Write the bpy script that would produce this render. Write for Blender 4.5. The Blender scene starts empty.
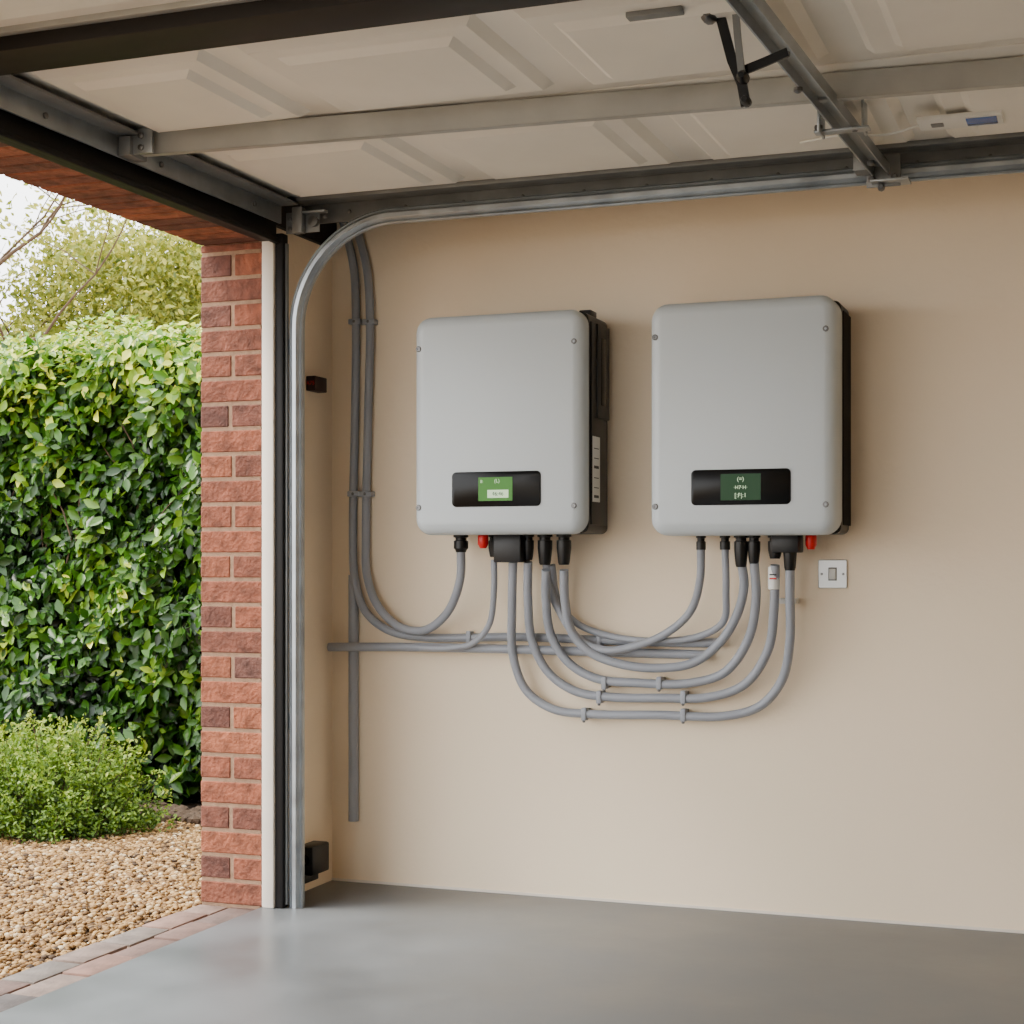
import bpy, bmesh, math, random
import numpy as np
from mathutils import Vector, Matrix
random.seed(7); rng=np.random.default_rng(7)
scene=bpy.context.scene
# ---------------- survey constants (camera standing inside garage at x=0,y=0) -------------
H=1.063; F=1600.0; HY=565.0; TH=math.radians(20.5); S=math.sin(TH); C=math.cos(TH)
W=4.843           # back wall plane (y)
XL=-2.47          # opening plane / left wall inner
def onY(px,py,Y):
    t=(px-512)/F; d=Y/(C+t*S); return Vector((d*(-S+t*C),Y,H+(HY-py)*d/F))
def onX(px,py,X):
    t=(px-512)/F; d=X/(-S+t*C); return Vector((X,d*(C+t*S),H+(HY-py)*d/F))
def onZ(px,py,Z):
    t=(px-512)/F; d=(Z-H)*F/(HY-py); return Vector((d*(-S+t*C),d*(C+t*S),Z))
def wal(px,py,off=0.0): return onY(px,py,W-off)
# ---------------- materials ----------------
def lin(c):
    out=[]
    for v in c:
        v=v/255.0
        out.append(v/12.92 if v<=0.04045 else ((v+0.055)/1.055)**2.4)
    return tuple(out)+(1.0,)
def M(name,col,rough=.5,metal=0.0,nscale=0,namt=0.15,bump=0,bscale=60,ramp=None,transl=0,emit=0,spec=None,bdist=.002,rvar=0):
    m=bpy.data.materials.new(name); m.use_nodes=True
    nt=m.node_tree; n=nt.nodes; l=nt.links
    b=n['Principled BSDF']; out=n['Material Output']
    b.inputs['Roughness'].default_value=rough; b.inputs['Metallic'].default_value=metal
    if spec is not None: b.inputs['Specular IOR Level'].default_value=spec
    base=lin(col); b.inputs['Base Color'].default_value=base
    tc=n.new('ShaderNodeTexCoord'); colsock=None
    if ramp:
        at=n.new('ShaderNodeAttribute'); at.attribute_name='var'
        cr=n.new('ShaderNodeValToRGB'); e=cr.color_ramp.elements
        while len(e)<len(ramp): e.new(0.5)
        for i,(p,c) in enumerate(ramp):
            e[i].position=p; e[i].color=lin(c)
        l.new(at.outputs['Fac'],cr.inputs['Fac']); colsock=cr.outputs['Color']
    if nscale:
        nz=n.new('ShaderNodeTexNoise'); nz.inputs['Scale'].default_value=nscale; nz.inputs['Detail'].default_value=8
        l.new(tc.outputs['Object'],nz.inputs['Vector'])
        mr=n.new('ShaderNodeMapRange'); mr.inputs['From Min'].default_value=.3; mr.inputs['From Max'].default_value=.7
        mr.inputs['To Min'].default_value=1-namt; mr.inputs['To Max'].default_value=1+namt
        l.new(nz.outputs['Fac'],mr.inputs['Value'])
        hs=n.new('ShaderNodeHueSaturation'); l.new(mr.outputs['Result'],hs.inputs['Value'])
        if colsock: l.new(colsock,hs.inputs['Color'])
        else: hs.inputs['Color'].default_value=base
        colsock=hs.outputs['Color']
        if rvar:
            m2=n.new('ShaderNodeMapRange'); m2.inputs['From Min'].default_value=.3; m2.inputs['From Max'].default_value=.7
            m2.inputs['To Min'].default_value=rough-rvar; m2.inputs['To Max'].default_value=rough+rvar
            l.new(nz.outputs['Fac'],m2.inputs['Value']); l.new(m2.outputs['Result'],b.inputs['Roughness'])
    if colsock: l.new(colsock,b.inputs['Base Color'])
    if bump:
        nb=n.new('ShaderNodeTexNoise'); nb.inputs['Scale'].default_value=bscale; nb.inputs['Detail'].default_value=5
        l.new(tc.outputs['Object'],nb.inputs['Vector'])
        bp=n.new('ShaderNodeBump'); bp.inputs['Strength'].default_value=bump; bp.inputs['Distance'].default_value=bdist
        l.new(nb.outputs['Fac'],bp.inputs['Height']); l.new(bp.outputs['Normal'],b.inputs['Normal'])
    if emit:
        b.inputs['Emission Color'].default_value=base; b.inputs['Emission Strength'].default_value=emit
    if transl:
        tr=n.new('ShaderNodeBsdfTranslucent'); mx=n.new('ShaderNodeMixShader'); mx.inputs[0].default_value=transl
        if colsock: l.new(colsock,tr.inputs['Color'])
        else: tr.inputs['Color'].default_value=base
        l.new(b.outputs[0],mx.inputs[1]); l.new(tr.outputs[0],mx.inputs[2]); l.new(mx.outputs[0],out.inputs['Surface'])
    return m
m_wall=M('plaster_cream',(248,229,201),.85,nscale=1.2,namt=.035,bump=.3,bscale=45,bdist=.004)
m_ceil=M('ceiling_paint',(225,216,200),.9,nscale=3,namt=.04)
m_floor=M('floor_epoxy_concrete',(100,103,106),.38,nscale=2.6,namt=.20,bump=.16,bscale=18,bdist=.002,rvar=.10)
m_door=M('door_skin_paint',(234,230,220),.5,nscale=3,namt=.05,bump=.1,bscale=200)
m_galv=M('galvanised_steel',(160,166,170),.36,.75,nscale=14,namt=.20,rvar=.08)
m_galvd=M('galvanised_steel_dull',(122,124,124),.5,.5,nscale=10,namt=.18)
m_strut=M('strut_painted_steel',(168,168,163),.45,.35,nscale=8,namt=.10)
m_dark=M('dark_rubber',(18,15,14),.6,spec=.3)
m_dbeam=M('dark_steel_beam',(24,19,17),.55,.1,spec=.3)
m_white=M('white_frame_paint',(232,222,208),.5,nscale=6,namt=.05)
m_cover=M('inverter_cover_grey',(192,200,204),.40,nscale=2,namt=.015,bump=.05,bscale=600,bdist=.0005)
m_body=M('inverter_body_black',(20,19,19),.45,nscale=20,namt=.1,spec=.4)
m_blk=M('black_plastic',(12,12,13),.4,spec=.4)
m_gloss=M('display_glass_black',(5,6,7),.25,spec=.22)
m_lcd=M('lcd_green',(66,125,46),.3,emit=.25,spec=.2)
m_lcdd=M('lcd_green_dark',(14,62,24),.3,emit=.15,spec=.2)
m_lcdt=M('lcd_text',(200,232,190),.4,emit=.4)
m_red=M('red_plastic',(200,14,10),.4)
m_label=M('label_white',(225,225,220),.5)
m_ltxt=M('label_print',(60,60,62),.6)
m_cond=M('conduit_grey_pvc',(148,152,160),.38,nscale=5,namt=.05)
m_screw=M('screw_steel',(110,110,110),.35,.8)
m_switch=M('switch_plate_steel',(190,192,192),.35,.5)
m_mortar=M('mortar',(150,120,96),.95,nscale=60,namt=.18,bump=.5,bscale=200)
m_brick=M('brick_red',(130,75,60),.9,nscale=24,namt=.42,bump=1.0,bscale=80,bdist=.006,
   ramp=[(0,(88,54,46)),(.2,(116,68,52)),(.5,(134,76,54)),(.75,(144,84,58)),(.9,(120,68,52)),(1,(98,64,55))])
m_paver=M('paver_brick',(150,110,95),.85,nscale=18,namt=.28,bump=.6,bscale=80,bdist=.004,
   ramp=[(0,(84,78,76)),(.35,(120,88,76)),(.65,(132,106,94)),(1,(104,98,92))])
m_soil=M('soil',(60,44,30),.95,nscale=12,namt=.3,bump=1,bscale=30,bdist=.02)
m_gravel_base=M('gravel_bed',(100,74,42),.95,nscale=70,namt=.4,bump=1,bscale=90,bdist=.012)
m_peb=M('pebbles',(200,170,130),.8,ramp=[(0,(56,38,18)),(.25,(112,80,40)),(.55,(150,114,64)),(.88,(174,140,90)),(1,(212,194,160))])
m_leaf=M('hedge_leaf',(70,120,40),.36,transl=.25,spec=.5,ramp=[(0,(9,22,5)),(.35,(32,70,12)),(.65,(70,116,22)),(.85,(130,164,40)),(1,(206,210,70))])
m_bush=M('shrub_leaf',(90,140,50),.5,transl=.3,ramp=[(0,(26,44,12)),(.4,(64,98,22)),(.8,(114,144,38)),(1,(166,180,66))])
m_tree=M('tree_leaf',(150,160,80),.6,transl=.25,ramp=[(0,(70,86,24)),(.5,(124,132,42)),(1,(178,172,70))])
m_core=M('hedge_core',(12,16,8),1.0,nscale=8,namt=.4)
m_bark=M('bark',(84,66,50),.9,nscale=20,namt=.3)
m_ground=M('driveway_gravel',(160,144,120),.95,nscale=40,namt=.25,bump=.6,bscale=80,bdist=.01)
# ---------------- mesh helpers ----------------
def empty(name,loc):
    e=bpy.data.objects.new(name,None); e.location=loc; e.empty_display_size=.1
    scene.collection.objects.link(e); return e
def setparent(o,p):
    if p is not None:
        o.parent=p; o.matrix_parent_inverse=Matrix.Translation(-Vector(p.location))
def mk(name,verts,faces,mat,parent=None,smooth=None,var=None):
    v=np.asarray(verts,dtype=float)
    c=(v.max(0)+v.min(0))/2
    me=bpy.data.meshes.new(name); me.from_pydata((v-c).tolist(),[],faces)
    me.materials.append(mat)
    if var is not None:
        a=me.attributes.new('var','FLOAT','POINT'); a.data.foreach_set('value',np.asarray(var,dtype=np.float32))
    me.update()
    if smooth is not None:
        me.shade_smooth()
        if smooth<180: me.set_sharp_from_angle(angle=math.radians(smooth))
    o=bpy.data.objects.new(name,me); o.location=c
    scene.collection.objects.link(o); setparent(o,parent); return o
BF=[(0,3,2,1),(4,5,6,7),(0,1,5,4),(1,2,6,5),(2,3,7,6),(3,0,4,7)]
def boxv(x0,x1,y0,y1,z0,z1):
    return [(x0,y0,z0),(x1,y0,z0),(x1,y1,z0),(x0,y1,z0),(x0,y0,z1),(x1,y0,z1),(x1,y1,z1),(x0,y1,z1)]
def boxes(name,L,mat,parent=None,bevel=0,seg=2):
    allv=[];allf=[];var=[]
    for b in L:
        bm=bmesh.new()
        vs=[bm.verts.new(p) for p in boxv(*b[:6])]
        for f in BF: bm.faces.new([vs[i] for i in f])
        if bevel: bmesh.ops.bevel(bm,geom=bm.edges[:],offset=bevel,segments=seg,affect='EDGES',profile=.5)
        bm.verts.ensure_lookup_table(); k=len(allv)
        bm.verts.index_update()
        allv+= [tuple(v.co) for v in bm.verts]; allf+=[[v.index+k for v in f.verts] for f in bm.faces]
        var+=[b[6] if len(b)>6 else .5]*len(bm.verts); bm.free()
    return mk(name,allv,allf,mat,parent,smooth=(35 if bevel else None),var=var)
def box(name,x0,x1,y0,y1,z0,z1,mat,parent=None,bevel=0):
    return boxes(name,[(x0,x1,y0,y1,z0,z1)],mat,parent,bevel)
def catmull(P,n=10):
    P=[Vector(p) for p in P]; Q=[P[0]*2-P[1]]+P+[P[-1]*2-P[-2]]; out=[]
    for i in range(1,len(Q)-2):
        p0,p1,p2,p3=Q[i-1:i+3]
        d1=max((p1-p0).length**.5,1e-5); d2=max((p2-p1).length**.5,1e-5); d3=max((p3-p2).length**.5,1e-5)
        m1=((p1-p0)/d1-(p2-p0)/(d1+d2)+(p2-p1)/d2)*d2
        m2=((p2-p1)/d2-(p3-p1)/(d2+d3)+(p3-p2)/d3)*d2
        for j in range(n):
            t=j/n; out.append((2*t**3-3*t*t+1)*p1+(t**3-2*t*t+t)*m1+(-2*t**3+3*t*t)*p2+(t**3-t*t)*m2)
    out.append(P[-1]); return out
def sweep(name,path,prof,mat,parent=None,up=(0,1,0),smooth=40):
    up=Vector(up); V=[];Fc=[]; n=len(prof); N=None
    for i,p in enumerate(path):
        p=Vector(p)
        a=Vector(path[max(i-1,0)]); b=Vector(path[min(i+1,len(path)-1)])
        T=(b-a).normalized()
        if N is None:
            N=up-T*up.dot(T)
            if N.length<1e-4: N=Vector((1,0,0))-T*T.x
            N.normalize()
        else:
            N=(N-T*N.dot(T)).normalized()
        B=T.cross(N)
        for (u,w) in prof: V.append(tuple(p+B*u+N*w))
    m=len(path)
    for i in range(m-1):
        for j in range(n):
            k=(j+1)%n; Fc.append((i*n+j,i*n+k,(i+1)*n+k,(i+1)*n+j))
    Fc.append(tuple(range(n-1,-1,-1))); Fc.append(tuple((m-1)*n+j for j in range(n)))
    return mk(name,V,Fc,mat,parent,smooth=smooth)
def circ(r,n=14): return [(r*math.cos(2*math.pi*i/n),r*math.sin(2*math.pi*i/n)) for i in range(n)]
def tube(name,pts,r,mat,parent=None,n=14,res=10):
    path=catmull(pts,res) if len(pts)>2 else [Vector(p) for p in pts]
    return sweep(name,path,circ(r,n),mat,parent)
def lathe(name,c,prof,mat,parent=None,axis='Z',n=20,smooth=35):
    V=[];Fc=[]
    for (r,h) in prof:
        for i in range(n):
            a=2*math.pi*i/n; x,y=r*math.cos(a),r*math.sin(a)
            if axis=='Z': V.append((c[0]+x,c[1]+y,c[2]+h))
            elif axis=='Y': V.append((c[0]+x,c[1]+h,c[2]+y))
            else: V.append((c[0]+h,c[1]+x,c[2]+y))
    for k in range(len(prof)-1):
        for i in range(n):
            j=(i+1)%n; Fc.append((k*n+i,k*n+j,(k+1)*n+j,(k+1)*n+i))
    Fc.append(tuple(range(n))); Fc.append(tuple((len(prof)-1)*n+i for i in range(n)))
    return mk(name,V,Fc,mat,parent,smooth=smooth)
def rrect(x0,x1,z0,z1,r,n=6):
    P=[]
    for cx,cz,a0 in ((x1-r,z1-r,0),(x0+r,z1-r,90),(x0+r,z0+r,180),(x1-r,z0+r,270)):
        for i in range(n+1):
            a=math.radians(a0+90*i/n); P.append((cx+r*math.cos(a),cz+r*math.sin(a)))
    return P
def loftY(name,x0,x1,z0,z1,r,rings,mat,parent=None,smooth=30,n=6):
    V=[];Fc=[];m=None
    for (y,ins) in rings:
        P=rrect(x0+ins,x1-ins,z0+ins,z1-ins,max(r-ins,.001),n); m=len(P)
        V+=[(x,y,z) for x,z in P]
    for k in range(len(rings)-1):
        for i in range(m):
            j=(i+1)%m; Fc.append((k*m+i,k*m+j,(k+1)*m+j,(k+1)*m+i))
    Fc.append(tuple(range(m-1,-1,-1))); Fc.append(tuple((len(rings)-1)*m+i for i in range(m)))
    return mk(name,V,Fc,mat,parent,smooth=smooth)
def text(name,s,loc,size,mat,parent=None,rot=(math.pi/2,0,0)):
    cu=bpy.data.curves.new(name,'FONT'); cu.body=s; cu.size=size; cu.align_x='CENTER'; cu.align_y='CENTER'
    cu.materials.append(mat); o=bpy.data.objects.new(name,cu); o.location=loc; o.rotation_euler=rot
    scene.collection.objects.link(o)
    setparent(o,parent); return o
# ================= ROOM =================
YR=-1.6
box('floor',XL,3.0,YR,W,-.12,0,m_floor)
box('wall_back',XL-.22,3.2,W,W+.2,-.1,2.6,m_wall)
box('wall_right',3.0,3.2,YR,W,-.1,2.6,m_wall)
box('wall_front_light_block',-1.1,3.2,YR-.2,YR,-.1,2.6,m_wall)  # unseen part-width wall, added to cut sky fill so light comes from left
box('ceiling',XL,3.0,YR,W,2.48,2.6,m_ceil)
box('wall_left',XL-.005,XL+.012,4.41,W,0,2.48,m_wall)
box('baseboard_back',XL+.012,3.0,W-.004,W,0,.008,m_white)
# ================= BRICK PILLAR =================
PX0,PX1=-2.69,-2.468; PY0=4.386
bp=empty('brick_pillar',(-2.58,4.6,0))
L=[];g=.010;ch=.0787;z=0.0;k=0
while z<2.06:
    z1=min(z+ch-g,2.07)
    if k%2==0:
        L.append((PX0,PX1,PY0,PY0+.103,z,z1,random.random()))
        y=PY0+.103+g
        while y<W+.2:
            y1=min(y+.215,W+.2)
            if y1-y>.02:
                L.append((PX0,PX0+.103,y,y1,z,z1,random.random())); L.append((PX0+.112,PX1-.008,y,y1,z,z1,random.random()))
            y+=.215+g
    else:
        y=PY0
        while y<W+.2:
            y1=min(y+.215,W+.2); s=PX0+.103+random.uniform(-.004,.012)
            if y1-y>.02:
                L.append((PX0,s,y,y1,z,z1,random.random())); L.append((s+g,PX1-(0 if y==PY0 else .008),y,y1,z,z1,random.random()))
            y+=.215+g
    z+=ch;k+=1
boxes('bricks',L,m_brick,bp,bevel=.004,seg=1)
box('mortar_core',PX0+.004,PX1-.008,PY0+.003,W+.195,-.05,2.07,m_mortar,bp)
bp2=empty('brick_pillar',(-2.58,YR+.2,0))
L=[];z=0;k=0
while z<2.06:
    z1=min(z+ch-g,2.07)
    if k%2==0: L+= [(PX0,PX1,YR+.3,YR+.4,z,z1,random.random()),(PX0,PX1,YR,YR+.29,z,z1,random.random())]
    else: L+= [(PX0,PX0+.105,YR,YR+.4,z,z1,random.random()),(PX0+.114,PX1,YR,YR+.4,z,z1,random.random())]
    z+=ch;k+=1
boxes('bricks',L,m_brick,bp2,bevel=.004,seg=1)
box('mortar_core',PX0+.006,PX1-.006,YR+.006,YR+.394,-.05,2.07,m_mortar,bp2)
bl=empty('brick_lintel',(-2.58,2,2.2))
L=[];y=YR
while y<W+.15:
    L.append((PX0,PX1-.004,y,y+.065,2.072,2.29,random.random())); y+=.075
for kk in range(4):
    y=YR-(kk%2)*.11
    while y<W+.15:
        L.append((PX0,PX1-.004,max(y,YR),min(y+.215,W+.2),2.30+kk*.0787,2.37+kk*.0787,random.random())); y+=.224
boxes('bricks',L,m_brick,bl,bevel=.004,seg=1)
box('mortar_core',PX0+.006,PX1-.008,YR+.005,W+.19,2.076,2.6,m_mortar,bl)
fr=empty('door_frame_post',(-2.44,4.38,0))
box('white_jamb',-2.466,-2.424,4.376,4.41,0,2.07,m_white,fr,.004)
box('rubber_seal',-2.424,-2.396,4.385,4.42,0,2.09,m_dark,fr,.004)
box('seal_lip',-2.399,-2.389,4.40,4.412,0.01,2.06,m_galvd,fr,.002)
hd=empty('door_header_trim',(-2.44,2,2.1))
box('black_fascia',-2.47,-2.425,YR,4.40,2.066,2.125,m_dark,hd,.004)
box('fascia_upper',-2.47,-2.44,YR,W-.002,2.125,2.48,m_dbeam,hd)
box('weather_strip',-2.425,-2.405,YR,4.40,2.058,2.075,m_dark,hd,.003)
hr=empty('header_angle_rail',(-2.38,2,2.15))
box('flange_vertical',-2.40,-2.392,-.6,4.37,2.115,2.172,m_galv,hr,.001)
box('flange_flat',-2.40,-2.335,-.6,4.37,2.168,2.175,m_galvd,hr,.001)
box('shaft_cover',-2.425,-2.40,-.6,4.37,2.128,2.165,m_dbeam,hr,.003)
for i in range(9):
    lathe('bolt_%d'%(i+1),(-2.392,.2+i*.5,2.14),[(.008,0),(.008,.005),(.004,.007)],m_screw,hr,'X',10)
# ================= TRACK =================
TY=4.42; TX=-2.366; TZ=2.122; R=.33
path=[Vector((TX,TY,.0)),Vector((TX,TY,.9))]
for i in range(0,25):
    a=math.pi*(1-i/48.0)
    path.append(Vector((TX+R+R*math.cos(a),TY,TZ-R+R*math.sin(a))))
path.append(Vector((-1.0,TY,TZ))); path.append(Vector((.75,TY,TZ)))
tr=empty('garage_door_track',(TX,TY,1))
prof=[(-.024,.006),(-.024,-.006),(-.020,-.010),(-.016,-.006),(-.013,-.013),(-.006,-.0195),(.006,-.0195),(.013,-.013),(.016,-.006),(.020,-.010),(.024,-.006),(.024,.006),(.0,.012)]
sweep('track_rail',path,prof,m_galv,tr,up=(0,1,0),smooth=25)
for i,z in enumerate((.55,1.25,1.72)):
    box('bracket_%d'%(i+1),XL+.012,TX-.01,TY+.012,TY+.018,z,z+.05,m_galv,tr,.001)
ar=empty('track_support_angle',(-1,4.48,2.17))
box('angle_web',-2.36,.75,4.452,4.460,2.125,2.188,m_galvd,ar,.001)
box('angle_flange',-2.36,.75,4.40,4.456,2.183,2.190,m_galvd,ar,.001)
for i in range(16):
    lathe('rivet_%d'%(i+1),(-2.2+i*.19,4.452,2.155),[(.006,0),(.006,-.003),(.003,-.005)],m_screw,ar,'Y',8)
cb=empty('corner_bracket',(-2.33,4.4,2.12))
box('plate_a',-2.385,-2.27,4.385,4.391,2.085,2.15,m_galvd,cb,.001)
box('plate_b',-2.32,-2.24,4.36,4.385,2.14,2.146,m_galv,cb,.001)
box('hinge_block',-2.35,-2.315,4.355,4.385,2.08,2.16,m_galvd,cb,.004)
lathe('roller',(-2.285,4.385,2.115),[(.006,0),(.016,-.001),(.016,-.016),(.006,-.018)],m_screw,cb,'Y',16)
for i,(x,z) in enumerate(((-2.37,2.13),(-2.37,2.10),(-2.25,2.13))):
    lathe('bolt_%d'%(i+1),(x,4.385,z),[(.007,0),(.007,-.005),(.004,-.007)],m_screw,cb,'Y',8)
# ================= OPEN DOOR =================
gd=empty('garage_door',(-1,3,2.2))
DZ=2.192; DX0,DX1=-2.41,.62
def frust(x0,x1,y0,y1,z,dep,ins,V,Fc):
    k=len(V)
    V+= [(x0,y0,z),(x1,y0,z),(x1,y1,z),(x0,y1,z),(x0+ins,y0+ins,z-dep),(x1-ins,y0+ins,z-dep),(x1-ins,y1-ins,z-dep),(x0+ins,y1-ins,z-dep)]
    Fc+= [(k,k+1,k+5,k+4),(k+1,k+2,k+6,k+5),(k+2,k+3,k+7,k+6),(k+3,k,k+4,k+7),(k+4,k+5,k+6,k+7)]
secs=[(3.64,4.40),(2.95,3.632),(2.15,2.79),(1.40,2.142),(.65,1.392)]
for i,(a,b) in enumerate(secs):
    box('section_%d'%(i+1),DX0,DX1,a,b,DZ,DZ+.04,m_door,gd,.006)
    V=[];Fc=[]
    off=[-.04,.06,-.08,-.08,-.08][i]
    x=DX0+.05-off
    while x<DX1-.1:
        xa=max(x,DX0+.10); xb=min(x+.56,DX1-.03)
        if xb-xa>.15:
            ya=a+.08; yb=b-.08
            frust(xa,xb,ya,yb,DZ+.001,.020,.022,V,Fc)
            frust(xa+.07,xb-.07,ya+.07,yb-.07,DZ-.019,.014,.020,V,Fc)
        x+=.64
    mk('embossed_panels_%d'%(i+1),V,Fc,m_door,gd)
box('dark_cross_beam',DX0+.02,DX1,2.792,2.935,2.15,2.225,m_dbeam,gd,.003)
box('cross_beam_edge',DX0+.02,DX1,2.770,2.792,2.180,2.225,m_strut,gd,.002)
pa=Vector((-2.375,3.545,2.155)); pb=Vector((.62,3.77,2.158))
hat=[(-.002,-.030),(.0,-.030),(.0,.030),(.050,.030),(.050,.026),(.004,.026),(.004,-.026),(.022,-.026),(.022,-.030)]
sweep('stiffening_strut',[pa,pb],[(-u,w) for u,w in hat],m_strut,gd,up=(0,0,1),smooth=20)
box('strut_end_bracket',-2.39,-2.355,3.50,3.58,2.115,2.165,m_galvd,gd,.003)
box('strut_end_tab',-2.36,-2.30,3.515,3.525,2.12,2.185,m_galv,gd,.002)
for i in range(2): lathe('strut_bolt_%d'%(i+1),(-2.33,3.515,2.135+.03*i),[(.008,0),(.008,-.006),(.004,-.008)],m_screw,gd,'Y',8)
box('edge_rail',DX0+.03,DX1,4.36,4.40,2.178,2.192,m_galvd,gd,.002)
p=onZ(628,6,DZ); q=onZ(700,20,DZ)
box('vent_plate',p.x,q.x,min(p.y,q.y)-.02,max(p.y,q.y),DZ-.030,DZ-.014,m_galvd,gd,.003)
p=onZ(930,117,DZ-.02); q=onZ(1004,110,DZ-.02)
cx=(p.x+q.x)/2; cy=(p.y+q.y)/2
box('sensor_housing',cx-.115,cx+.085,cy-.05,cy+.05,DZ-.041,DZ-.030,m_label,gd,.002)
m_blue=M('blue_screen',(40,90,165),.25)
box('sensor_blue_window',cx+.0,cx+.072,cy-.032,cy+.032,DZ-.043,DZ-.040,m_blue,gd,.001)
box('sensor_button',cx-.085,cx-.055,cy-.015,cy+.015,DZ-.044,DZ-.040,m_galvd,gd,.002)
tube('sensor_cable',[(cx-.115,cy,DZ-.038),(cx-.2,cy+.05,DZ-.040),(cx-.32,cy+.02,DZ-.040),(cx-.42,cy+.06,DZ-.038)],.003,m_label,gd,8)
# ================= OPENER RAIL/ARM =================
oa=empty('door_opener_arm',(-.6,3.7,2.12))
def rail(name,a,b,w,h,mat,t=.004):
    L=[(-w/2,h/2),(-w/2,-h/2),(-w/2+t,-h/2),(-w/2+t,h/2-t),(w/2-t,h/2-t),(w/2-t,-h/2),(w/2,-h/2),(w/2,h/2)]
    return sweep(name,[Vector(a),Vector(b)],L,mat,oa,up=(0,0,1),smooth=20)
rail('perforated_rail',(-.66,2.60,2.125),(-.575,4.36,2.12),.046,.030,m_galv)
for i in range(16):
    f=i/15; lathe('rail_slot_%d'%(i+1),(-.648+.075*f*.95-.0235,2.85+1.40*f,2.122),[(.006,0),(.006,-.002)],m_dark,oa,'X',10)
box('hanger_plate_1',-.650,-.644,3.80,3.88,2.09,2.19,m_galv,oa,.001)
box('hanger_plate_2',-.555,-.549,3.86,3.92,2.10,2.19,m_galv,oa,.001)
box('cross_tab',-.665,-.535,3.84,3.875,2.098,2.104,m_galv,oa,.001)
box('end_plate',-.615,-.525,4.37,4.376,2.078,2.165,m_galvd,oa,.002)
box('end_foot',-.60,-.50,4.33,4.40,2.085,2.091,m_galv,oa,.001)
box('end_clip',-.64,-.60,4.30,4.36,2.11,2.16,m_galvd,oa,.003)
for i,(x,z) in enumerate(((-.60,2.10),(-.54,2.10),(-.575,2.075),(-.57,2.15))):
    lathe('end_bolt_%d'%(i+1),(x,4.37,z),[(.010,0),(.010,-.010),(.006,-.016)],m_screw,oa,'Y',8)
for i,(x,y) in enumerate(((-.65,3.82),(-.57,3.86),(-.62,3.25),(-.58,4.2),(-.64,3.5))):
    lathe('rail_bolt_%d'%(i+1),(x,y,2.108),[(.010,0),(.010,-.008),(.005,-.012)],m_screw,oa,'Z',8)
def flat(name,pts,w,t,mat):
    return sweep(name,[Vector(p) for p in pts],[(-w/2,-t/2),(w/2,-t/2),(w/2,t/2),(-w/2,t/2)],mat,oa,up=(0,1,0),smooth=20)
YA=3.15
A=[onY(x,y,YA) for x,y in ((712,-6),(722,22),(732,60),(742,84),(746,106))]
flat('arm_bar',A,.020,.006,m_blk)
A=[onY(x,y,YA-.01) for x,y in ((735,5),(738,40),(742,76))]
flat('arm_bar_b',A,.014,.006,m_galvd)
A=[onY(x,y,YA+.01) for x,y in ((740,72),(765,62),(788,52))]
flat('arm_link',A,.018,.006,m_blk)
c=onY(708,14,YA-.02); lathe('pivot_bolt',c,[(.016,.02),(.016,0),(.008,-.012)],m_screw,oa,'Y',10)
c=onY(742,76,YA-.02); lathe('pivot_bolt_b',c,[(.012,.02),(.012,0),(.006,-.010)],m_blk,oa,'Y',10)
c=onY(745,100,YA-.01); lathe('hook_bolt',c,[(.010,.02),(.010,0),(.006,-.010)],m_blk,oa,'Y',10)
A=[onY(x,y,YA) for x,y in ((700,8),(722,6),(750,-6))]
flat('arm_top',A,.03,.006,m_blk)
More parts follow.
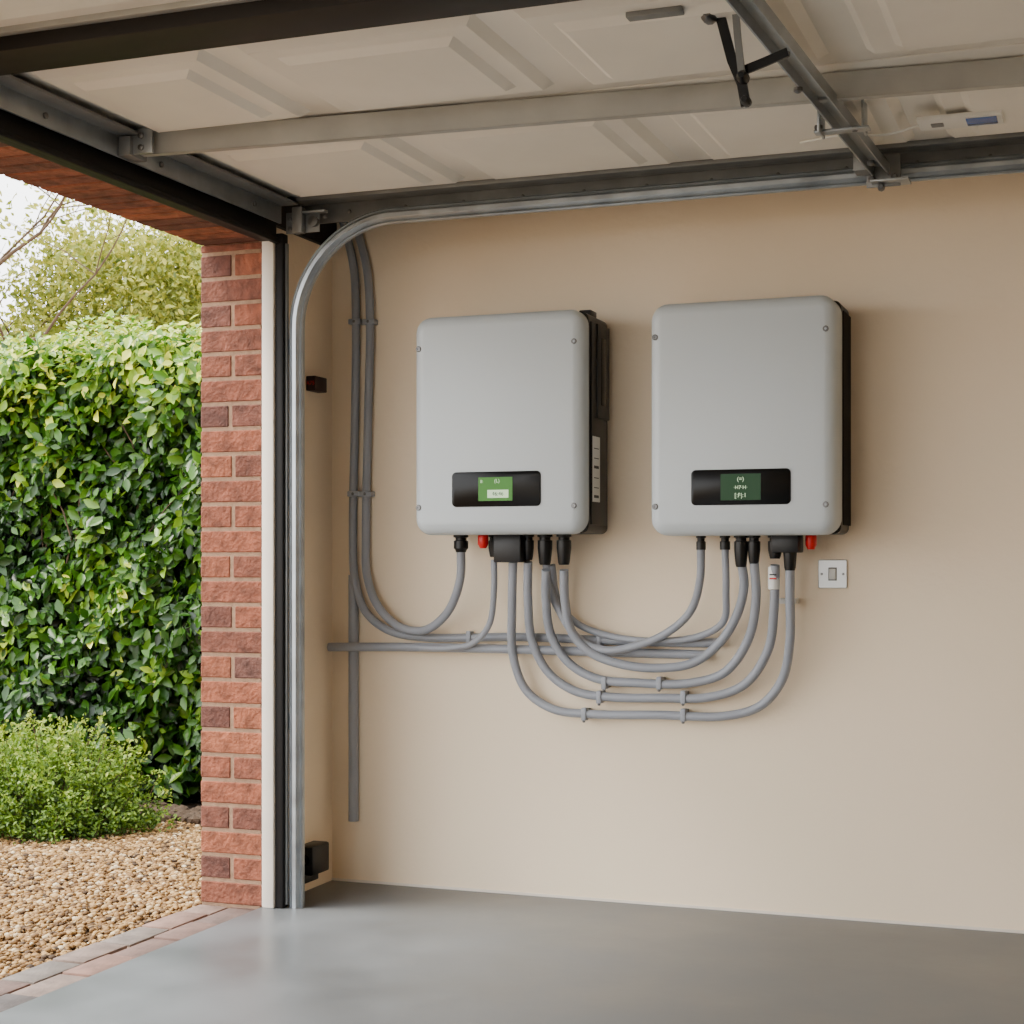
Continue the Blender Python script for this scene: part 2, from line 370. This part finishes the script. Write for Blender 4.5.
# ================= INVERTERS =================
def gland(par,i,x,y,ztop,r=.022,L=.07):
    lathe('gland_%d'%i,(x,y,ztop),[(r*1.1,0),(r*1.1,-.012),(r*.8,-.014),(r*.8,-.022),(r*1.05,-.024),(r*1.05,-.048),(r*.85,-L+.008),(r*.72,-L)],m_blk,par,'Z',12)
def inverter(x0,x1,z0,z1,disp,lcd,lcdmat,txts,extra,ports,boxp,reds,cd=.060):
    yf=4.56; par=empty('solar_inverter',((x0+x1)/2,4.7,(z0+z1)/2))
    r=.050; yb=yf+cd
    loftY('front_cover',x0,x1,z0,z1,r,[(yf,.034),(yf+.001,.030),(yf+.004,.020),(yf+.010,.011),(yf+.018,.004),(yf+.030,0),(yb-.003,0),(yb,.004)],m_cover,par,25,8)
    loftY('rear_body',x0+.008,x1-.003,z0+.004,z1-.004,.02,[(yb,.006),(yb+.003,.0),(W-.025,0),(W-.022,.004)],m_body,par,30,5)
    box('wall_bracket',x0+.08,x1-.08,W-.023,W,z0+.1,z1-.08,m_body,par)
    xs=x1-.003
    zc=(z0+z1)/2
    if extra:
        box('side_panel',xs-.001,xs+.004,yb+.022,W-.04,z0+.03,z1-.03,m_blk,par,.001)
        box('side_cover',xs,xs+.010,yb+.07,yb+.19,zc+.02,z1-.03,m_blk,par,.003)
        box('side_slot',xs+.008,xs+.012,yb+.10,yb+.15,zc+.06,z1-.07,m_gloss,par,.002)
        box('side_label',xs+.004,xs+.006,yb+.03,yb+.10,z0+.10,z0+.30,m_label,par)
        boxes('side_label_print',[(xs+.006,xs+.0063,yb+.040,yb+.088,z0+.112+.030*i,z0+.1145+.030*i+(.006 if i%3==0 else 0)) for i in range(6)],m_ltxt,par)
        box('top_lug',xs-.05,xs-.01,yb+.06,yb+.12,z1-.008,z1+.012,m_blk,par,.004)
    else:
        boxes('side_fins',[(xs-.002,xs+.004,yb+.03+.018*i,yb+.036+.018*i,z0+.03,z1-.03) for i in range(0,8)],m_blk,par)
    dx0,dx1,dz0,dz1=disp
    loftY('display_bezel',dx0,dx1,dz0,dz1,.014,[(yf-.004,.003),(yf-.003,.001),(yf+.001,0),(yf+.006,0)],m_gloss,par,30,5)
    lx0,lx1,lz0,lz1=lcd
    box('lcd_screen',lx0,lx1,yf-.0055,yf-.0035,lz0,lz1,lcdmat,par)
    for i,(s,u,v,sz) in enumerate(txts):
        text('lcd_text_%d'%(i+1),s,(lx0+(lx1-lx0)*u,yf-.0062,lz0+(lz1-lz0)*v),sz,m_lcdt,par)
    i=0
    for sx in (x0+.018,x1-.030):
        for sz in (z0+.085,z1-.10):
            i+=1
            lathe('screw_%d'%i,(sx,yf+.004,sz),[(.009,.008),(.009,-.003),(.007,-.005),(.0035,-.005),(.003,-.002)],m_screw,par,'Y',14)
    for i,(x,y,rr,L) in enumerate(ports): gland(par,i+1,x,y,z0+.007,rr,L)
    for i,b in enumerate(boxp): box('terminal_box_%d'%(i+1),*b,m_blk,par,.004)
    for i,(x,y,z) in enumerate(reds): lathe('red_switch_%d'%(i+1),(x,y,z),[(.014,.0),(.017,-.006),(.017,-.032),(.010,-.045)],m_red,par,'Z',10)
    return par
YF=4.56; YP=4.70
def fx(px,py,Y=YF): return onY(px,py,Y)
a=fx(413,425); b=fx(583,425)
t1=(fx(417,317).z+fx(586,307).z)/2; b1=(fx(417,531).z+fx(586,538).z)/2
d0=fx(452,490);d1=fx(541,490); e0=fx(479,490); e1=fx(513,490); zc=fx(497,489).z
def portx(px,Y=YP): return onY(px,545,Y).x
inv1=inverter(a.x,b.x,b1,t1,(d0.x,d1.x,zc-.054,zc+.054),(e0.x,e1.x,zc-.036,zc+.036),m_lcd,
  [('8:',.10,.82,.014),('(L)',.55,.84,.016)],True,
  [(portx(461),YP,.022,.06),(portx(494),YP,.017,.075),(portx(513),YP,.022,.085),(portx(528),YP,.018,.085),(portx(545),YP,.022,.10),(portx(564),YP,.022,.10)],
  [(portx(499),portx(526),YP-.05,YP+.04,b1-.085,b1+.006)],
  [(portx(489),YP-.05,b1+.004)])
a2=fx(649,420); b2=fx(836,420)
t2=(fx(652,302).z+fx(838,294).z)/2; bb2=(fx(652,533).z+fx(838,537).z)/2
d0=fx(691,490);d1=fx(791,490); e0=fx(721,490); e1=fx(761,490); zc2=fx(741,487).z
inv2=inverter(a2.x,b2.x,bb2,t2,(d0.x,d1.x,zc2-.052,zc2+.052),(e0.x,e1.x,zc2-.038,zc2+.038),m_lcdd,
  [('(=)',.5,.80,.017),('·H7·H·',.5,.48,.015),('[:F|:1',.5,.18,.018)],False,
  [(portx(701),YP,.014,.03),(portx(725),YP,.015,.03),(portx(741),YP,.020,.10),(portx(754),YP,.018,.09),(portx(775),YP,.020,.075),(portx(790),YP,.020,.11)],
  [(portx(774),portx(801),YP-.04,YP+.04,bb2-.05,bb2+.006)],
  [(portx(811),YP,bb2+.004)],cd=.11)
box('lcd_inset',fx(488,495).x,fx(509,495).x,YF-.0060,YF-.0054,fx(490,498).z,fx(490,490).z,m_lcdt,inv1)
text('lcd_text_3','46:46',(fx(498.5,494).x,YF-.0066,fx(498,494).z),.017,m_lcdd,inv1)
# ================= CONDUITS =================
RC=.0140
cond=empty('cable_conduit_run',(-1.4,W-.05,.8))
P=lambda px,py,off: wal(px,py,off)
def run(name,pts,r=RC): return tube(name,[P(*p) for p in pts],r,m_cond,cond,14,10)
run('conduit_1',[(338,205,.02),(346,232,.02),(354,270,.02),(356,320,.02),(355,420,.02),(353,530,.02),(355,580,.03),(366,612,.035),(388,630,.03),(420,637,.018),(520,637,.018),(600,640,.018),(700,643,.018),(722,642,.018)])
run('conduit_2',[(350,205,.02),(358,232,.02),(367,270,.02),(370,320,.02),(368,420,.02),(366,530,.02),(367,575,.03),(378,606,.05),(400,627,.06),(425,630,.07),(447,613,.09),(460,580,.12),(461,548,.143)])
run('conduit_3',[(329,647,.052),(400,647,.052),(500,649,.052),(600,652,.018),(708,655,.018)],.0145)
run('conduit_4',[(494,560,.143),(494,590,.13),(489,625,.10),(473,643,.085),(450,648,.077),(420,648,.074)],.010)
run('conduit_5',[(513,562,.143),(512,610,.11),(513,655,.06),(526,690,.045),(553,709,.045),(590,714,.045),(660,715,.045),(725,716,.045),(760,706,.045),(782,680,.06),(790,640,.10),(790,600,.13),(790,570,.143)])
run('conduit_6',[(528,562,.143),(528,600,.11),(532,640,.06),(548,672,.045),(575,691,.045),(610,697,.045),(660,698,.045),(710,697,.045),(745,684,.05),(768,650,.08),(774,610,.12),(775,565,.143)])
run('conduit_7',[(546,570,.143),(546,600,.11),(551,635,.07),(568,662,.055),(595,678,.05),(640,683,.05),(690,683,.05),(725,672,.06),(748,640,.08),(756,600,.12),(754,560,.143)])
run('conduit_8',[(564,570,.143),(565,600,.12),(572,632,.09),(590,652,.08),(620,664,.075),(660,668,.07),(695,662,.07),(722,640,.07),(738,612,.09),(744,585,.12),(741,560,.143)])
run('conduit_9',[(701,545,.143),(700,580,.12),(690,612,.09),(665,634,.075),(635,646,.07),(605,650,.07),(580,640,.07),(560,612,.07),(549,585,.08),(546,560,.10)],.0125)
run('conduit_10',[(725,545,.143),(726,590,.12),(723,622,.07),(700,636,.055),(660,641,.05),(610,636,.04),(575,622,.04),(558,600,.05),(552,565,.09)],.011)
run('drop_pipe',[(353.5,575,.0175),(353.5,640,.0175),(353.5,740,.0175),(353.5,821,.0175)],.017)
i=0
def clip(px,py,off=.02):
    global i; i+=1
    c=P(px,py,off)
    box('clip_%d'%i,c.x-.022,c.x+.022,c.y-.016,W-.0005,c.z-.009,c.z+.009,m_cond,cond,.003)
    lathe('clip_screw_%d'%i,(c.x,c.y-.016,c.z),[(.005,.002),(.005,-.002),(.003,-.003)],m_screw,cond,'Y',8)
for px,py in ((356,322),(370,322),(355,494),(367,494)): clip(px,py)
def clipv(px,py,off):
    global i; i+=1; c=P(px,py,off)
    box('clip_%d'%i,c.x-.008,c.x+.008,c.y-.017,c.y+.016,c.z-.020,c.z+.020,m_cond,cond,.003)
    box('clip_post_%d'%i,c.x-.005,c.x+.005,min(c.y+.012,W-.004),W-.0005,c.z-.016,c.z+.016,m_galvd,cond)
    lathe('clip_screw_%d'%i,(c.x,c.y-.012,c.z-.020),[(.005,.004),(.005,-.004),(.003,-.006)],m_screw,cond,'Z',8)
for px,py,off in ((600,697,.045),(585,714,.045),(684,697,.045),(684,715,.045),(660,683,.05),(605,683,.05),(470,637,.018),(600,640,.018)): clipv(px,py,off)
c=P(788,601,.03); box('white_saddle',c.x-.03,c.x+.03,W-.05,W-.001,c.z-.008,c.z+.008,m_label,cond,.003)
c=P(774,578,.135); lathe('cable_tag',(c.x,c.y,c.z),[(.015,.034),(.0175,.032),(.0175,-.032),(.015,-.034)],m_label,cond,'Z',16)
box('cable_tag_print',c.x-.010,c.x+.010,c.y-.0188,c.y-.014,c.z-.004,c.z+.001,m_red,cond)
box('cable_tag_print_b',c.x-.010,c.x+.010,c.y-.0186,c.y-.014,c.z+.008,c.z+.012,m_ltxt,cond)
# ================= LIGHT SWITCH =================
c=P(833,574,0); ls=empty('light_switch',c)
loftY('faceplate',c.x-.043,c.x+.043,c.z-.043,c.z+.043,.005,[(W-.009,.002),(W-.007,0),(W,0)],m_switch,ls,30,4)
box('rocker_surround',c.x-.013,c.x+.013,W-.0105,W-.008,c.z-.020,c.z+.020,m_galvd,ls,.001)
box('rocker',c.x-.010,c.x+.010,W-.0140,W-.009,c.z-.016,c.z+.016,m_label,ls,.002)
for k,sx in enumerate((-.032,.032)): lathe('screw_%d'%(k+1),(c.x+sx,W-.009,c.z),[(.004,.002),(.004,-.001),(.002,-.0015)],m_screw,ls,'Y',10)
# ================= SMALL ITEMS ON LEFT STUB =================
c=onX(315,384,XL+.03)
wl=empty('control_box',c)
box('housing',XL+.012,XL+.046,c.y-.03,c.y+.055,c.z-.024,c.z+.024,M('box_maroon',(40,16,14),.4),wl,.003)
text('label_text','A75',(XL+.029,c.y-.0305,c.z),.018,m_red,wl)
ds=empty('door_safety_sensor',(-2.42,4.7,.15))
c=onX(316,857,XL+.05)
box('sensor_body',XL+.012,XL+.075,c.y-.07,c.y+.05,c.z-.05,c.z+.045,m_blk,ds,.008)
box('sensor_foot',XL+.012,XL+.05,c.y-.10,c.y+.02,c.z-.075,c.z-.045,m_blk,ds,.004)
lathe('sensor_lens',(XL+.045,c.y-.07,c.z),[(.018,0),(.018,-.008),(.012,-.010)],m_gloss,ds,'Y',14)
# ================= OUTSIDE =================
box('ground_driveway',-40,30,-30,40,-.45,-.21,m_ground)
gv=empty('gravel_ground',(-4,4,-.03))
box('gravel_bed',-7,-2.70,-3,5.84,-.20,-.035,m_gravel_base,gv)
box('soil_bed',-8.5,-1.5,5.85,7.2,-.2,-.028,m_soil,gv)
pv=empty('brick_paver_edging',(-2.58,2,-.01))
L=[]
rows=((-2.472-.105,-2.474),(-2.472-.218,-2.472-.113))
for r_,(xa,xb) in enumerate(rows):
    y=YR+.41+r_*.11
    while y+.205<PY0:
        L.append((xa,xb,y,y+.205,-.08,-.006+random.uniform(-.003,.003),random.random())); y+=.214
    L.append((xa,xb,y,PY0-.006,-.08,-.006,random.random()))
boxes('pavers',L,m_paver,pv,bevel=.006,seg=2)
box('mortar_bed',-2.695,-2.472,YR+.41,PY0-.003,-.14,-.014,m_mortar,pv)
bm=bmesh.new(); bmesh.ops.create_icosphere(bm,subdivisions=1,radius=1)
bv=np.array([v.co[:] for v in bm.verts]); bm.faces.ensure_lookup_table(); bfc=np.array([[v.index for v in f.verts] for f in bm.faces]); bm.free()
N=46000
px_=rng.uniform(-4.9,-2.70,N); py_=rng.uniform(2.7,6.02,N)
ok=~((px_>-2.715)&(py_<PY0+.7)); px_=px_[ok];py_=py_[ok];N=len(px_)
rad=rng.uniform(.005,.0125,N)
sc=np.stack([rad*rng.uniform(.8,1.3,N),rad*rng.uniform(.8,1.2,N),rad*rng.uniform(.5,.8,N)],1)
ang=rng.uniform(0,2*np.pi,N); ca,sa=np.cos(ang),np.sin(ang)
v=bv[None]*sc[:,None,:]*(1+rng.uniform(-.15,.15,(N,12,1)))
vx=v[...,0]*ca[:,None]-v[...,1]*sa[:,None]; vy=v[...,0]*sa[:,None]+v[...,1]*ca[:,None]
pz=-.032+rng.uniform(0,.010,N)+.008*np.sin(px_*5)*np.sin(py_*4)
V=np.stack([vx+px_[:,None],vy+py_[:,None],v[...,2]+pz[:,None]],2).reshape(-1,3)
Fc=(bfc[None]+12*np.arange(N)[:,None,None]).reshape(-1,3)
mk('pebbles',V,Fc.tolist(),m_peb,gv,smooth=180,var=np.repeat(rng.random(N),12))
N=500
px_=rng.uniform(-4.6,-3.0,N); py_=rng.normal(5.98,.08,N); rad=rng.uniform(.012,.038,N)
v=bv[None]*rad[:,None,None]*(1+rng.uniform(-.2,.2,(N,12,1)))*np.array([1,.9,.7])
V=(v+np.stack([px_,py_,np.full(N,-.015)],1)[:,None]).reshape(-1,3)
Fc=(bfc[None]+12*np.arange(N)[:,None,None]).reshape(-1,3)
mk('soil_stones',V,Fc.tolist(),M('dark_stone',(70,54,40),.9,nscale=30,namt=.3),gv,smooth=None)
LV=np.array([[0,0,0],[-.30,.25,.06],[.30,.25,.06],[0,.3,-.03],[-.42,.55,.08],[.42,.55,.08],[0,.62,-.03],[-.2,.85,.0],[.2,.85,.0],[0,1,-.06]])
LV[:,0]*=.62
def leaves(name,pos,nrm,tip,size,var,mat,parent=None):
    N=len(pos)
    nrm=nrm/np.linalg.norm(nrm,axis=1,keepdims=True)
    tip=tip-nrm*(tip*nrm).sum(1,keepdims=True); tip/=np.linalg.norm(tip,axis=1,keepdims=True)+1e-9
    sd=np.cross(tip,nrm)
    v=LV[None]*size[:,None,None]
    V=pos[:,None]+sd[:,None]*v[...,0:1]+tip[:,None]*v[...,1:2]+nrm[:,None]*v[...,2:3]
    n=len(LV); V=V.reshape(-1,3); faces=[]
    for off in (np.arange(N)*n).tolist():
        for f in ((0,3,1),(0,2,3),(1,3,6,4),(3,2,5,6),(4,6,9,7),(6,5,8,9)):
            faces.append([a+off for a in f])
    return mk(name,V,faces,mat,parent,smooth=180,var=np.repeat(var,n))
hg=empty('leaf_hedge',(-4.8,6.5,0))
HX0,HX1,HYF,HT=-7.2,-2.2,6.12,2.10
def hbulge(x,z): return .07*np.sin(x*3.1+z*2)+.06*np.sin(x*1.3-z*3.7)+.05*np.sin(x*8+z*6)+.04*np.sin(x*13-z*11)
N=34000
x=np.where(rng.random(N)<.62,rng.uniform(-5.0,-3.4,N),rng.uniform(HX0,HX1,N)); z=rng.uniform(.02,HT,N)
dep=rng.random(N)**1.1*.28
pos=np.stack([x,HYF+hbulge(x,z)+dep+.18*np.clip((z-HT+.2)/.2,0,1)**2,z],1)
nr=np.stack([rng.normal(0,.75,N),-1+rng.normal(0,.45,N),.40+rng.normal(0,.6,N)],1)
tp=np.stack([rng.normal(0,.8,N),-.3+rng.normal(0,.4,N),-.4+rng.normal(0,.7,N)],1)
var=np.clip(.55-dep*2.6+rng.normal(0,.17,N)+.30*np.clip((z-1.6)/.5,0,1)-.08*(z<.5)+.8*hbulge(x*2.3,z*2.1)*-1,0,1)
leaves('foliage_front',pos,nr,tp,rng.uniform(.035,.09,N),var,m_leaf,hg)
N=15000
x=rng.uniform(HX0,HX1,N); y=HYF+rng.uniform(0,.9,N)
z=HT+.05*np.sin(x*4+y*3)+.03*np.sin(x*11)+rng.uniform(-.18,.07,N)-.10*np.clip((HYF+.2-y)/.2,0,1)
nr=np.stack([rng.normal(0,.5,N),rng.normal(-.4,.5,N),np.ones(N)],1)
tp=np.stack([rng.normal(0,1,N),rng.normal(0,1,N),rng.uniform(0,1.6,N)],1)
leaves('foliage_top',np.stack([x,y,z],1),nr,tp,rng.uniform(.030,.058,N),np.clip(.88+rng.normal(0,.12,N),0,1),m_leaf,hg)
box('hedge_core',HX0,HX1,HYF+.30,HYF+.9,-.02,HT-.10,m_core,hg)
V=[];Fc=[]
for k in range(90):
    x0=rng.uniform(HX0,HX1); p0=Vector((x0,HYF+rng.uniform(.16,.26),-.02 if k%2 else rng.uniform(.3,1.2))); pts=[p0]
    for s in range(5): pts.append(pts[-1]+Vector((rng.normal(0,.12),rng.normal(0,.02),.40 if k%2 else .22)))
    if pts[-1].z>HT: pts=pts[:4]
    path=catmull(pts,3); n=5;k0=len(V)
    for i_,p in enumerate(path):
        r=.005*(1-i_/len(path))+.002
        for j in range(n): V.append((p.x+r*math.cos(2*math.pi*j/n),p.y+r*math.sin(2*math.pi*j/n),p.z))
    for i_ in range(len(path)-1):
        for j in range(n):
            q=(j+1)%n; Fc.append((k0+i_*n+j,k0+i_*n+q,k0+(i_+1)*n+q,k0+(i_+1)*n+j))
mk('twigs',V,Fc,m_bark,hg,smooth=180)
# shrub: sprigs radiating from a low crown
sc_=onZ(66,835,-.03); sx,sy=sc_.x-.14,sc_.y+.08
sh=empty('low_shrub',(sx,sy,0))
pos=[];dirs=[];vv=[];V=[];Fc=[]
for k in range(1250):
    a=rng.uniform(0,2*math.pi); e=math.asin(rng.uniform(-.12,1)); Lr=rng.uniform(.72,1.14)*(1+.10*math.sin(3*a+1)+.07*math.sin(5*a))
    ex=1.05 if math.cos(a)>0 else 1.0
    u=Vector((.40*ex*math.cos(a)*math.cos(e),.34*math.sin(a)*math.cos(e),.375*math.sin(e)))*Lr
    b0=Vector((sx,sy,.0)); tipd=(u.normalized()+Vector((0,0,.7))+Vector(rng.normal(0,.25,3))).normalized()
    p1=b0+u; 
    if p1.z<.01: p1.z=.01+rng.uniform(0,.05)
    p0=p1-tipd*rng.uniform(.08,.13)
    for j in range(24):
        t=rng.random(); q=p0.lerp(p1,t)+Vector(rng.normal(0,.010,3)); pos.append(q[:]); dirs.append((tipd+Vector(rng.normal(0,.7,3)))[:])
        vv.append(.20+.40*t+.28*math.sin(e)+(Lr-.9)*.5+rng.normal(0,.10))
    if k%6==0:
        k0=len(V); pr=b0+Vector((u.x*.15,u.y*.15,-.03)); 
        for p,r in ((pr,.006),((pr+p0)/2+Vector((0,0,.02)),.0045),(p0,.003),(p1,.0012)):
            for j in range(4): V.append((p.x+r*math.cos(math.pi*j/2),p.y+r*math.sin(math.pi*j/2),p.z))
        for i_ in range(3):
            for j in range(4):
                q=(j+1)%4; Fc.append((k0+i_*4+j,k0+i_*4+q,k0+i_*4+4+q,k0+i_*4+4+j))
pos=np.array(pos);dirs=np.array(dirs);N=len(pos)
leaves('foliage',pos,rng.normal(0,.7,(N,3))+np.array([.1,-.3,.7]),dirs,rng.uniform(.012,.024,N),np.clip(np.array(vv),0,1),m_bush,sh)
mk('stems',V,Fc,m_bark,sh)
# trees
def tree(name,base,height,spread,depth,leafn,lsize,lean=(0,0),seed=1,clump=.35,crown=None):
    rd=random.Random(seed); e=empty(name,base); V=[];Fc=[];tips=[]
    def br(p,d,L,r,lev):
        q=p; k0=len(V); n=6; segs=4; pts=[p]
        for s in range(segs):
            d=(d+Vector((rd.gauss(0,.13),rd.gauss(0,.13),rd.gauss(.02,.08)))).normalized(); q=q+d*L/segs; pts.append(q)
        a=d.orthogonal().normalized(); b=d.cross(a)
        for s,pp in enumerate(pts):
            rr=r*(1-.45*s/segs)
            for j in range(n): V.append(tuple(pp+a*rr*math.cos(2*math.pi*j/n)+b*rr*math.sin(2*math.pi*j/n)))
        for s in range(segs):
            for j in range(n):
                k=(j+1)%n; Fc.append((k0+s*n+j,k0+s*n+k,k0+(s+1)*n+k,k0+(s+1)*n+j))
        if lev>=2: tips.extend(pts[2:])
        if lev<depth:
            for c in range(4 if lev<2 else 3):
                nd=(d*.7+Vector((rd.gauss(0,.6)*spread,rd.gauss(0,.6)*spread,rd.uniform(-.1,.6)))).normalized()
                br(pts[rd.choice([2,3,4])],nd,L*rd.uniform(.55,.8),r*.5,lev+1)
    br(Vector(base),Vector((lean[0],lean[1],1)).normalized(),height*.42,height*.018,0)
    A_=np.array(V); k=height/(A_[:,2].max()-base[2]); bb=np.array(base)
    A_=bb+(A_-bb)*k
    mk('trunk_and_branches',A_,Fc,m_bark,e,smooth=180)
    if leafn:
        T=bb+(np.array([tuple(t) for t in tips])-bb)*k; N=leafn
        pos=T[rng.integers(0,len(T),N)]+rng.normal(0,clump*.45,(N,3))
        if crown:
            cc,rr_,nc,nl=crown
            ctr=[]
            while len(ctr)<nc:
                u=rng.uniform(-1,1,3)
                if .25<np.linalg.norm(u)<1: ctr.append(u*np.array(rr_)+np.array(cc))
            ctr=np.array(ctr)
            q=ctr[rng.integers(0,nc,nl)]+rng.normal(0,.17,(nl,3)); pos=np.concatenate([pos,q]); N=len(pos)
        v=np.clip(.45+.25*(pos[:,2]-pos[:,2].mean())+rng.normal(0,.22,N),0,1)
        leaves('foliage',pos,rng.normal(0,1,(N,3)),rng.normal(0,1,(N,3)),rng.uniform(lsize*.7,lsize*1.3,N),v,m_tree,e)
def at(px,dist):
    t=(px-512)/F; return (dist*(-S+t*C),dist*(C+t*S))
x,y=at(150,13.5); tree('garden_tree',(x,y,-.21),4.2,.8,4,9000,.055,seed=3,clump=.3,crown=((x+.1,y,3.0),(1.05,.9,1.1),70,26000))
x,y=at(-70,13); tree('garden_tree',(x,y,-.21),5.0,1.3,5,5000,.055,lean=(.12,0),seed=11,clump=.3)
x,y=at(40,19); tree('garden_tree',(x,y,-.21),4.3,1.1,4,10000,.09,seed=5,clump=.5,crown=((x,y,2.9),(1.6,1.0,.9),60,16000))
x,y=at(260,17); tree('garden_tree',(x,y,-.21),5.2,1.1,4,14000,.09,seed=8,clump=.5,crown=((x,y,3.4),(1.4,1.0,1.3),60,20000))
# ================= LIGHT =================
w=bpy.data.worlds.new('overcast_sky'); scene.world=w; w.use_nodes=True
n=w.node_tree.nodes; l=w.node_tree.links; bg=n['Background']
tc=n.new('ShaderNodeTexCoord'); sp=n.new('ShaderNodeSeparateXYZ'); l.new(tc.outputs['Generated'],sp.inputs[0])
cr=n.new('ShaderNodeValToRGB'); cr.color_ramp.elements[0].position=0; cr.color_ramp.elements[0].color=(1,.985,.96,1)
cr.color_ramp.elements[1].position=.7; cr.color_ramp.elements[1].color=(.84,.91,1,1)
l.new(sp.outputs['Z'],cr.inputs['Fac'])
nz=n.new('ShaderNodeTexNoise'); nz.inputs['Scale'].default_value=3; nz.inputs['Detail'].default_value=6; l.new(tc.outputs['Generated'],nz.inputs['Vector'])
mx=n.new('ShaderNodeMix'); mx.data_type='RGBA'; l.new(nz.outputs['Fac'],mx.inputs[0]); l.new(cr.outputs['Color'],mx.inputs[6]); mx.inputs[7].default_value=(1,1,1,1)
l.new(mx.outputs[2],bg.inputs['Color']); bg.inputs['Strength'].default_value=5.9
sl=bpy.data.lights.new('sun','SUN'); sl.energy=6.5; sl.angle=math.radians(20); sl.color=(1,.93,.80)
so=bpy.data.objects.new('sun',sl); so.rotation_euler=Vector((-.55,-.25,.85)).to_track_quat('Z','Y').to_euler(); scene.collection.objects.link(so)
# ================= CAMERA =================
cd=bpy.data.cameras.new('camera'); co=bpy.data.objects.new('camera',cd); scene.collection.objects.link(co)
co.location=(0,0,H); co.rotation_euler=(math.pi/2,0,TH); cd.sensor_width=36; cd.lens=36*F/1024; cd.shift_y=(HY-512)/1024
cd.clip_start=.05; scene.camera=co
